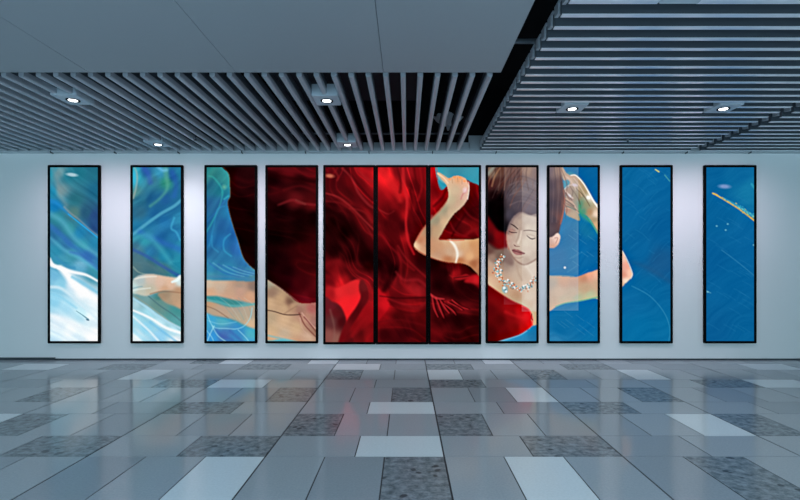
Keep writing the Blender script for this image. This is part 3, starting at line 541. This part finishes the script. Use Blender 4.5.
art += ((np.random.RandomState(2).rand(AH, AW)-.5)*9)[..., None]*(.25+art/255)
art = np.clip(art, 0, 255)
# ---------------- materials ----------------
M_WALL = mat('satin_wall_panel', (.85, .90, .90), .55, noise=.01, nscale=2)
M_SOFFIT = mat('matte_ceiling_panel', (.335, .37, .395), .6, noise=.015, nscale=30)
M_CAP = mat('lit_slat_edge', (.88, .91, .97), .30, metal=.45, noise=.02, nscale=20)  # pale tone puts the light on the crosswise slat bottoms into colour
M_SLAT = mat('shaded_slat_body', (.075, .095, .115), .45, metal=.1, noise=.02, nscale=20)  # dark tone stands in for shade on slat fronts and upper sides
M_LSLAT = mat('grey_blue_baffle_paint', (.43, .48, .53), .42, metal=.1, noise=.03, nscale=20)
M_BLACK = mat('void_black', (.008, .009, .011), .9, spec=.1, noise=.1)
M_DUCT = mat('dark_duct_metal', (.03, .038, .048), .7, spec=.2, noise=.1)
M_TRIM = mat('trim_grey', (.5, .56, .6), .45, noise=.02)
M_PIPE = mat('galvanised_pipe', (.20, .24, .28), .4, metal=.3, noise=.05)
M_FRAME = mat('black_bezel', (.0012, .0012, .0015), .5, spec=.04, noise=.05)
M_HOUSE = mat('lamp_housing', (.5,.58,.64), .45, noise=.02)
M_LENS = mat('lamp_lens', (.9, .95, 1), .3, emit=(.93, .97, 1, 6), noise=.02)
M_GROUT = mat('dark_grout', (.012, .018, .025), .7, noise=.1)
M_BASE = mat('dark_shadow_gap', (.02, .035, .045), .5, noise=.1)
T_MID = [stone('honed_grey_tile', (.295, .35, .39), (.34, .395, .435), 60, .12),
         stone('honed_slate_tile', (.25, .30, .34), (.29, .34, .38), 60, .12),
         stone('honed_pale_grey_tile', (.34, .395, .435), (.38, .435, .475), 60, .12)]
T_LIGHT = stone('polished_white_tile', (.56, .65, .70), (.62, .71, .76), 50, .14)
T_DARK = stone('mottled_granite_tile', (.095, .125, .145), (.25, .30, .335), 15, .17, ((.03, .04, .048), 10))
# ---------------- floor ----------------
rows = [2.20, 2.95, 3.455, 4.27, 4.81, 5.56, 6.065, 6.82, 7.33, 8.07, 8.58, 8.955]
thirds = {0: 0, 2: 1, 4: 1, 6: 1, 8: 1, 10: 1}
BAY = 1.515
special = {  # (row index, bay): tile kinds from left to right; m plain, L white, G granite
 (2, 0): 'mnG', (2, 1): 'mLm', (2, 2): 'nGm', (2, -1): 'nmL', (2, -2): 'mnm',
 (3, 0): 'mL', (3, 1): 'mG', (3, 2): 'nm', (3, -1): 'mG', (3, -2): 'mG', (3, 3): 'mn',
 (4, 0): 'Gmm', (4, 1): 'Gmn', (4, 2): 'nmL', (4, 3): 'Gmm', (4, -1): 'mnm', (4, -2): 'Gmn', (4, -3): 'mmL',
 (5, 0): 'mL', (5, 1): 'mn', (5, 2): 'Gm', (5, 3): 'mn', (5, -1): 'Gm', (5, -2): 'mn', (5, -3): 'mm',
 (6, 0): 'mmG', (6, 1): 'mnL', (6, 2): 'mmG', (6, 3): 'mnm', (6, -1): 'mnG', (6, -2): 'mpm', (6, -3): 'mmG',
 (7, 0): 'mm', (7, 1): 'Gm', (7, 2): 'nm', (7, 3): 'mG', (7, 4): 'Lm', (7, -1): 'Lm', (7, -2): 'mG', (7, -3): 'nm',
 (8, 0): 'Gmm', (8, 1): 'Lmm', (8, 2): 'Gmm', (8, 3): 'Lmn', (8, -1): 'mpm', (8, -2): 'Lmn', (8, -3): 'mpn', (8, 4): 'mnm',
 (9, 0): 'Ln', (9, 1): 'Gm', (9, 2): 'mG', (9, 3): 'mn', (9, 4): 'mL', (9, -1): 'Gm', (9, -2): 'mn', (9, -3): 'mG', (9, -4): 'mL',
 (10, -1): 'mmL', (10, 1): 'mmL', (10, 0): 'mnm', (10, 2): 'mmn'}
rr = random.Random(11)
allrows = []
y = rows[0]; k = -1
near = []
while y > -8:
    d = .53 if k % 2 else .76
    near.append((y-d, y, k)); y -= d; k -= 1
allrows = [(rows[i], rows[i+1], i) for i in range(len(rows)-1)]+near
bm = bmesh.new()
bx(bm, -13, 13, -8.6, WY+.3, -.12, -.004, 0)
g = .0055
for y0, y1, ri in allrows:
    n = 3 if ri % 2 == 0 else 2
    if ri == 1 or (ri < 0 and ri % 2): n = 2
    for b in range(-9, 9):
        code = special.get((ri, b))
        for j in range(n):
            if code: c = code[j]
            else:
                q = rr.random(); c = 'G' if q < .13 else 'L' if q < .23 else 'n' if q < .5 else 'p' if q < .62 else 'm'
            x0 = -1.2+b*BAY+j*BAY/n; x1 = x0+BAY/n
            if x0 < -13 or x1 > 13: continue
            mi = {'m': 1, 'n': 2, 'p': 3, 'L': 4, 'G': 5}[c]
            gx0 = g*1.3 if j == 0 else g*.9; gx1 = g*1.3 if j == n-1 else g*.9
            bx(bm, x0+gx0, x1-gx1, y0+.0035, y1-.0035, -.01, 0, mi)
struct('floor', bm, [M_GROUT]+T_MID+[T_LIGHT, T_DARK])
# ---------------- back wall, base and top trims ----------------
J0, JP = -6.25, 1.1165
bm = bmesh.new()
bx(bm, -13, 13, WY+.012, WY+.3, 0, 5.2, 1)
bx(bm, -13, 13, WY, WY+.014, .022, 3.78, 0)
bx(bm, -13, 13, WY, WY+.014, 3.78, 5.15, 2)
struct('wall_back', bm, [M_WALL, M_BASE, M_BLACK])
bm = bmesh.new()
bx(bm, -13, J0, WY-.012, WY+.004, .0, .045, 0)
bx(bm, J0+.004, 13, WY-.001, WY+.008, .0, .026, 0)
struct('baseboard_back', bm, M_BASE)
ZC = 3.68
bm = bmesh.new()
for i in range(-6, 18):
    a, b = J0+i*JP, J0+(i+1)*JP
    if b < -13 or a > 13: continue
    bx(bm, max(a, -13)+.006, min(b, 13)-.006, 8.835, WY-.001, ZC-.012, ZC+.02, 0)
    bx(bm, a-.008, a+.008, 8.834, 8.90, ZC-.03, ZC+.01, 1)
struct('trim_1', bm, [M_TRIM, M_BASE])
bm = bmesh.new()
bx(bm, -13, 1.10, 8.85, 8.87, ZC+.024, 3.84, 0)
bx(bm, 1.10, 13, 8.85, 8.87, ZC+.024, 3.96, 0)
bx(bm, 1.085, 1.10, 8.85, 8.87, ZC+.024, 3.96, 0)
struct('trim_2', bm, M_TRIM)
# ---------------- ceiling: flat panels and the dark void above ----------------
bm = bmesh.new()
seams = [-13, -11.2, -9.62, -8.06, -6.5, -4.93, -3.37, -1.81, -.25, .995]
for a, b in zip(seams, seams[1:]):
    bx(bm, a+.0025, b-.0025 if b < .9 else b, -1, 5.345, ZC, ZC+.03, 0)
bx(bm, -13, .98, -1, 5.36, ZC+.03, ZC+.05, 1)
struct('ceiling', bm, [M_SOFFIT, M_BLACK])
bm = bmesh.new()
bx(bm, -13, 13, -1, WY+.3, 4.75, 4.85)
bx(bm, -13.1, -13, -1, WY+.3, ZC, 4.85)
bx(bm, 13, 13.1, -1, WY+.3, ZC, 4.85)
bx(bm, -13, 13, -1.1, -1, ZC, 4.85)
struct('ceiling', bm, M_BLACK)
# ---------------- ordinals for labels ----------------
ONES = 'first second third fourth fifth sixth seventh eighth ninth tenth eleventh twelfth thirteenth fourteenth fifteenth sixteenth seventeenth eighteenth nineteenth'.split()
def ordw(n):
    if n < 20: return ONES[n-1]
    t, u = divmod(n, 10); T = {2: 'twent', 3: 'thirt', 4: 'fort', 5: 'fift'}[t]
    return T+'ieth' if u == 0 else T+'y-'+ONES[u-1]
# ---------------- downlights ----------------
PL, PR = .1885, .2105
lamps = [(-4.09, 6.17, 'l', 'downlight box at the far left among the diagonal slats, nearer one of its pair'),
         (-4.11, 8.32, 'l', 'small lit downlight box at the left, close to the wall of screens'),
         (-.985, 6.19, 'l', 'lit downlight box between open slats just beyond the flat ceiling edge'),
         (-.985, 8.34, 'l', 'lit downlight box above the two adjoining red screens, close to the wall'),
         (2.13, 6.50, 'r', 'lit square downlight in the crosswise slats above the screen with the raised hand'),
         (4.08, 6.50, 'r', 'lit square downlight in the crosswise slats at the right, nearest the stepped joint'),
         (2.13, 3.78, 'r', 'square downlight cut off by the top edge of the photo')]
LW, LD = .155, .18
for x, y, side, lab in lamps:
    t = thing('downlight', (x, y, ZC), lab, 'ceiling light', 'recessed downlights')
    h = .13 if side == 'l' else .10
    prof = [(-LW, -.012), (LW, -.012), (LW, h), (-LW, h)]
    bm = bmesh.new(); bx(bm, -LW, LW, -LD, LD, -.012, h)
    bmesh.ops.bevel(bm, geom=bm.edges[:], offset=.006, segments=2, affect='EDGES')
    obj('housing', bm, M_HOUSE, t)
    bm = bmesh.new(); lathe(bm, [(.052, -.0125), (.078, -.0125), (.078, -.0185), (.064, -.020), (.052, -.0135)], 32)
    obj('bezel', bm, M_FRAME, t, True)
    bm = bmesh.new(); lathe(bm, [(.0515, -.0130), (.050, -.018), (.038, -.022), (.02, -.024)], 32)
    obj('lens', bm, M_LENS, t, True)
    l = bpy.data.lights.new('downlight_glow', 'SPOT'); l.energy = DOWN if y < 8 else DOWN*.3; l.spot_size = math.radians(125); l.spot_blend = .8; l.color = (.9, .96, 1); l.shadow_soft_size = .05
    o = bpy.data.objects.new('downlight_glow', l); COL.objects.link(o); o.location = (x, y, ZC-.04)
# ---------------- lengthwise slats, left ceiling bay ----------------
Y0, Y1 = 5.47, 8.82
def capsule(wd, h):
    a = wd/2; r = a*.75; out = []
    for i in range(7):
        t = math.pi+math.pi/2*i/6; out.append((-a+r+r*math.cos(t), r+r*math.sin(t)))
    for i in range(7):
        t = 1.5*math.pi+math.pi/2*i/6; out.append((a-r+r*math.cos(t), r+r*math.sin(t)))
    return out[7:]+[(a, .07), (a, h), (-a, h), (-a, .07)]+out[:7]
prof = capsule(.057, .15)
for k in range(0, 44):
    x = .90-PL*k
    segs = [(Y0, Y1)]
    for lx, ly, side, _ in lamps:
        if side == 'l' and abs(x-lx) < LW+.032:
            s2 = []
            for a, b in segs:
                if b < ly-LD or a > ly+LD: s2.append((a, b)); continue
                s2 += [(a, ly-LD-.001), (ly+LD+.001, b)]
            segs = s2
    bm = bmesh.new()
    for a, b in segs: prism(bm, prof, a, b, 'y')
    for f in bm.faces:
        if abs(f.normal.y) < .5 and f.calc_center_median().z > .07: f.material_index = 1  # upper sides take the darker tone in place of shade
    rail_parts = k < 3
    if rail_parts:
        t = thing('overhead_slat', (x, (Y0+Y1)/2, ZC), '', 'ceiling slat', 'lengthwise slats running to the wall')
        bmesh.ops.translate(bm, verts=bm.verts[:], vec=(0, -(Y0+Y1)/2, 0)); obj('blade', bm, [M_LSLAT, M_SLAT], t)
        for a, b in ((Y0+.05, 7.50), (7.58, 7.90)):
            bm = bmesh.new(); bx(bm, -.016, .016, a-(Y0+Y1)/2, b-(Y0+Y1)/2, .165, .25); obj('carrier', bm, M_DUCT, t)
            for q in (a+.1, b-.1):
                pass
        o = t
    else:
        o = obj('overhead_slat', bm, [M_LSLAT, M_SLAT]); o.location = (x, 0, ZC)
    if k == 0: lab = 'grey ceiling slat running to the wall, right-hand end one beside the open dark gap'
    else:
        cut = [q for q in lamps if q[2] == 'l' and abs(x-q[0]) < LW+.032]
        lab = 'grey-blue lengthwise ceiling slat%s, %s counting leftward from the open dark gap' % (' interrupted by downlight boxes' if cut else '', ordw(k+1))
    tag(o, lab, 'ceiling slat', 'lengthwise slats running to the wall')
# ---------------- crosswise slats, right ceiling bay ----------------
XL, XJ0, XJ1, XR = 1.275, 4.94, 5.12, 9.0
def cross(n, x0, x1, lab, grp):
    y = 4.166+PR*n; a = .028
    t = thing('overhead_slat', ((x0+x1)/2, y, ZC), lab, 'ceiling slat', grp); cx = (x0+x1)/2
    prof = [(-a+.003, .006), (a-.003, .006), (a-.003, .125), (-a+.003, .125)]
    cap = [(-a, .003), (-a+.003, 0), (a-.003, 0), (a, .003), (a, .0055), (-a, .0055)]
    segs = [(x0, x1)]
    for lx, ly, side, _ in lamps:
        if side == 'r' and abs(y-ly) < LD+a and x0 < lx < x1:
            s2 = []
            for p, q in segs:
                if q < lx-LW or p > lx+LW: s2.append((p, q)); continue
                s2 += [(p, lx-LW-.001), (lx+LW+.001, q)]
            segs = s2
    bm = bmesh.new()
    for p, q in segs: prism(bm, prof, p-cx, q-cx, 'x')
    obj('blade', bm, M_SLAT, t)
    bm = bmesh.new()
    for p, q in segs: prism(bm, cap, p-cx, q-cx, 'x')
    obj('lit_bottom_edge', bm, M_CAP, t)['label'] = 'bottom edge coloured pale as if lit'  # thin strip added to carry the painted brightness of the underside
    if n > 21: return t
    bm = bmesh.new(); prism(bm, [(a+.001, .035), (a+.035, .04), (.135, .052), (.135, .14), (-a, .14), (-a, .127), (a+.001, .127)], x0-cx-.018, x0-cx+.012, 'x')
    obj('end_bracket', bm, M_LSLAT, t)
    return t
for n in range(-4, 23):
    cross(n, XL, XJ0, 'long crosswise ceiling slat left of the stepped joint, %s counting out from the wall' % ordw(23-n), 'crosswise slats left of the stepped joint')
    if n >= 6:
        cross(n, XJ1, XR, 'crosswise ceiling slat right of the stepped joint, %s counting out from the wall' % ordw(23-n), 'crosswise slats right of the stepped joint')
# ---------------- things in the dark void ----------------
def tube(bm, p, q, r, n=14):
    p, q = np.array(p, float), np.array(q, float); d = (q-p)/np.linalg.norm(q-p)
    u = np.cross(d, (0, 0, 1) if abs(d[2]) < .9 else (1, 0, 0)); u /= np.linalg.norm(u); v = np.cross(d, u)
    A, B = [[bm.verts.new(c+r*(u*math.cos(2*math.pi*i/n)+v*math.sin(2*math.pi*i/n))) for i in range(n)] for c in (p, q)]
    for i in range(n): bm.faces.new((A[i], A[(i+1) % n], B[(i+1) % n], B[i]))
    bm.faces.new(A[::-1]); bm.faces.new(B); bmesh.ops.recalc_face_normals(bm, faces=bm.faces[:])
t = thing('pipe', (1.2, 5.62, 4.13), 'thin grey pipe crossing the dark gap between flat ceiling and crosswise slats', 'pipe')
bm = bmesh.new(); tube(bm, (-.7, 0, 0), (.8, 0, 0), .022); obj('tube', bm, M_PIPE, t, True)
bm = bmesh.new(); tube(bm, (-.72, .06, .05), (.8, .06, .05), .016); obj('conduit', bm, M_PIPE, t, True)
for x in (-.5, .6):
    bm = bmesh.new(); tube(bm, (x, .03, .02), (x, .03, .62), .006); obj('hanger', bm, M_DUCT, t)
t = thing('pipe', (-.8, 8.60, 3.925), 'long thin grey rail pipe behind the slats close to the wall', 'pipe')
bm = bmesh.new(); tube(bm, (-3, 0, 0), (1.8, 0, 0), .014); obj('tube', bm, M_PIPE, t, True)
for x in (-2.2, -.6, 1.2):
    bm = bmesh.new(); tube(bm, (x, 0, .014), (x, 0, .825), .006); obj('hanger', bm, M_DUCT, t)
t = thing('air_duct', (-.85, 7.4, 4.25), 'dark ribbed air duct seen between the slats above the red screens', 'air duct')
bm = bmesh.new(); bx(bm, -1.15, 1.0, -.9, .5, 0, .3)
obj('duct_body', bm, M_DUCT, t)
for x in (-1.0, -.55, -.1, .35, .8):
    bm = bmesh.new(); bx(bm, x-.015, x+.015, -.92, .52, -.02, .32); obj('flange', bm, M_PIPE, t)
for x in (-.9, .7):
    bm = bmesh.new(); tube(bm, (x, 0, .32), (x, 0, .5), .008); obj('hanger', bm, M_DUCT, t)
t = thing('loudspeaker', (.67, 8.2, 4.0), 'grey lobed loudspeaker fitting with a stub hanging behind the right-hand slats', 'loudspeaker')
bm = bmesh.new()
n = 48; rings = []
for r, z in ((.02, -.06), (.06, -.055), (.13, -.02), (.20, .03), (.235, .075), (.22, .085), (.1, .06)):
    rings.append([bm.verts.new((r*(1+.07*math.cos(8*2*math.pi*i/n))*math.cos(2*math.pi*i/n), r*(1+.07*math.cos(8*2*math.pi*i/n))*math.sin(2*math.pi*i/n), z+.012*math.cos(8*2*math.pi*i/n)*r/.2)) for i in range(n)])
for a, b in zip(rings, rings[1:]):
    for i in range(n): bm.faces.new((a[i], a[(i+1) % n], b[(i+1) % n], b[i]))
bm.faces.new(rings[0]); bm.faces.new(rings[-1]); bmesh.ops.recalc_face_normals(bm, faces=bm.faces[:])
obj('shade', bm, M_HOUSE, t)
bm = bmesh.new(); lathe(bm, [(.012, -.135), (.02, -.125), (.028, -.09), (.03, -.058)], 16); obj('stub', bm, M_HOUSE, t, True)
bm = bmesh.new(); tube(bm, (0, 0, .06), (0, 0, .745), .012); obj('rod', bm, M_DUCT, t)
for x, y, lab in ((-3.34, 7.95, 'tiny dark sprinkler head poking below the diagonal slats at the left'), (3.53, 8.06, 'tiny dark sprinkler head poking below the crosswise slats at the right')):
    t = thing('sprinkler_head', (x, y, ZC), lab, 'sprinkler', 'sprinkler heads')
    bm = bmesh.new(); tube(bm, (0, 0, -.02), (0, 0, 1.07), .009); obj('stem', bm, M_DUCT, t)
    bm = bmesh.new(); lathe(bm, [(.012, -.045), (.028, -.042), (.028, -.038), (.010, -.02)], 16); obj('deflector', bm, M_BASE, t)
    bm = bmesh.new(); lathe(bm, [(.014, -.02), (.014, -.006), (.020, 0), (.011, .004)], 16); obj('collar', bm, M_PIPE, t)
# ---------------- displays ----------------
YF = WY-.036; K = YF/F
m = bpy.data.materials.new('lit_display'); m.use_nodes = True; nt = m.node_tree; nt.nodes.remove(nt.nodes['Principled BSDF'])
at = nt.nodes.new('ShaderNodeVertexColor'); at.layer_name = 'picture'; em = nt.nodes.new('ShaderNodeEmission')
nt.links.new(at.outputs['Color'], em.inputs['Color']); nt.links.new(em.outputs[0], nt.nodes['Material Output'].inputs['Surface'])
M_SCREEN = m
lin = art/255.0
lin = np.where(lin <= .04045, lin/12.92, ((lin+.055)/1.055)**2.4)
screens = [
 (48.2, 100.6, 'tall display at the left end, pale blue light streaking over white'),
 (130.9, 183.6, 'tall display showing swirling blue water and a pale foot at lower right'),
 (204.9, 257.6, 'tall display split between blue water and dark red cloth with bare shins'),
 (265.9, 318.6, 'tall display of nearly black red cloth above bare hips'),
 (323.8, 376.2, 'tall display with a bright red fold at its lower half, left one of three joined'),
 (376.3, 428.8, 'middle one of three joined displays, all red cloth with an elbow at its right edge'),
 (428.9, 481.8, 'tall display showing a raised fist and bent arm over red cloth'),
 (486.4, 539.3, 'tall display showing a dark-haired woman\'s face and beaded necklace'),
 (547.9, 600.6, 'tall display showing a hand in hair and an outstretched arm on blue'),
 (620.7, 673.5, 'blue display with just the tip of an elbow at its left edge'),
 (704.7, 757.2, 'blue display at the right end with a rainbow glint near its top')]
def rrect(x0, x1, z0, z1, r, n=5):
    out = []
    for cx, cz, a0 in ((x1-r, z1-r, 0), (x0+r, z1-r, 90), (x0+r, z0+r, 180), (x1-r, z0+r, 270)):
        for i in range(n+1):
            a = math.radians(a0+90*i/n); out.append((cx+r*math.cos(a), cz+r*math.sin(a)))
    return out
for px0, px1, lab in screens:
    joined = 320 < px0 < 480
    px0 -= .6; px1 -= .6; py0, py1 = 165.0, 343.4+(1.0 if joined else 0)
    hw = (px1-px0)/2*K; hh = (py1-py0)/2*K
    cx = ((px0+px1)/2-VX)*K; cz = EYE-((py0+py1)/2-VY)*K
    t = thing('display_screen', (cx, YF, cz), lab, 'display', 'tall wall displays showing one picture')
    bz = .041
    bm = bmesh.new()
    o_, i_ = rrect(-hw, hw, -hh, hh, .018), rrect(-hw+bz, hw-bz, -hh+bz, hh-bz, .004)
    n = len(o_)
    fo = [bm.verts.new((x, .0, z)) for x, z in o_]; fi = [bm.verts.new((x, .0, z)) for x, z in i_]
    bo = [bm.verts.new((x, .0355, z)) for x, z in o_]; bi = [bm.verts.new((x, .012, z)) for x, z in i_]
    for i in range(n):
        j = (i+1) % n
        bm.faces.new((fo[i], fo[j], fi[j], fi[i])); bm.faces.new((bo[i], bo[j], fo[j], fo[i])); bm.faces.new((fi[i], fi[j], bi[j], bi[i]))
    bm.faces.new(bo); bm.faces.new(bi); bmesh.ops.recalc_face_normals(bm, faces=bm.faces[:])
    obj('frame', bm, M_FRAME, t)
    # picture panel: one vertex per sample of the artwork
    x0, x1, z0, z1 = -hw+bz, hw-bz, -hh+bz, hh-bz
    nx, nz = int((x1-x0)/K*S)+1, int((z1-z0)/K*S)+1
    xs, zs = np.linspace(x0, x1, nx), np.linspace(z1, z0, nz)
    gx, gz = np.meshgrid(xs, zs)
    u = ((gx+cx)/K+VX-AX0)*S-.5; v = ((EYE-gz-cz)/K+VY-AY0)*S-.5
    u0 = np.clip(np.floor(u).astype(int), 0, AW-2); v0 = np.clip(np.floor(v).astype(int), 0, AH-2); fu = (u-u0)[..., None]; fv = (v-v0)[..., None]
    colr = (lin[v0, u0]*(1-fu)+lin[v0, u0+1]*fu)*(1-fv)+(lin[v0+1, u0]*(1-fu)+lin[v0+1, u0+1]*fu)*fv
    co = np.stack([gx, np.full_like(gx, .0085), gz], -1).reshape(-1, 3).astype(np.float32)
    idx = np.arange(nx*nz).reshape(nz, nx)
    fc = np.stack([idx[:-1, :-1], idx[1:, :-1], idx[1:, 1:], idx[:-1, 1:]], -1).reshape(-1, 4)
    me = bpy.data.meshes.new('display_panel'); me.vertices.add(len(co)); me.vertices.foreach_set('co', co.ravel())
    me.loops.add(fc.size); me.loops.foreach_set('vertex_index', fc.ravel().astype(np.int32))
    me.polygons.add(len(fc)); me.polygons.foreach_set('loop_start', (np.arange(len(fc))*4).astype(np.int32))
    me.update(calc_edges=True)
    ca = me.color_attributes.new('picture', 'FLOAT_COLOR', 'POINT')
    rgba = np.ones((len(co), 4), np.float32); rgba[:, :3] = colr.reshape(-1, 3); ca.data.foreach_set('color', rgba.ravel())
    me.materials.append(M_SCREEN)
    o = bpy.data.objects.new('display_panel', me); COL.objects.link(o); o.parent = t
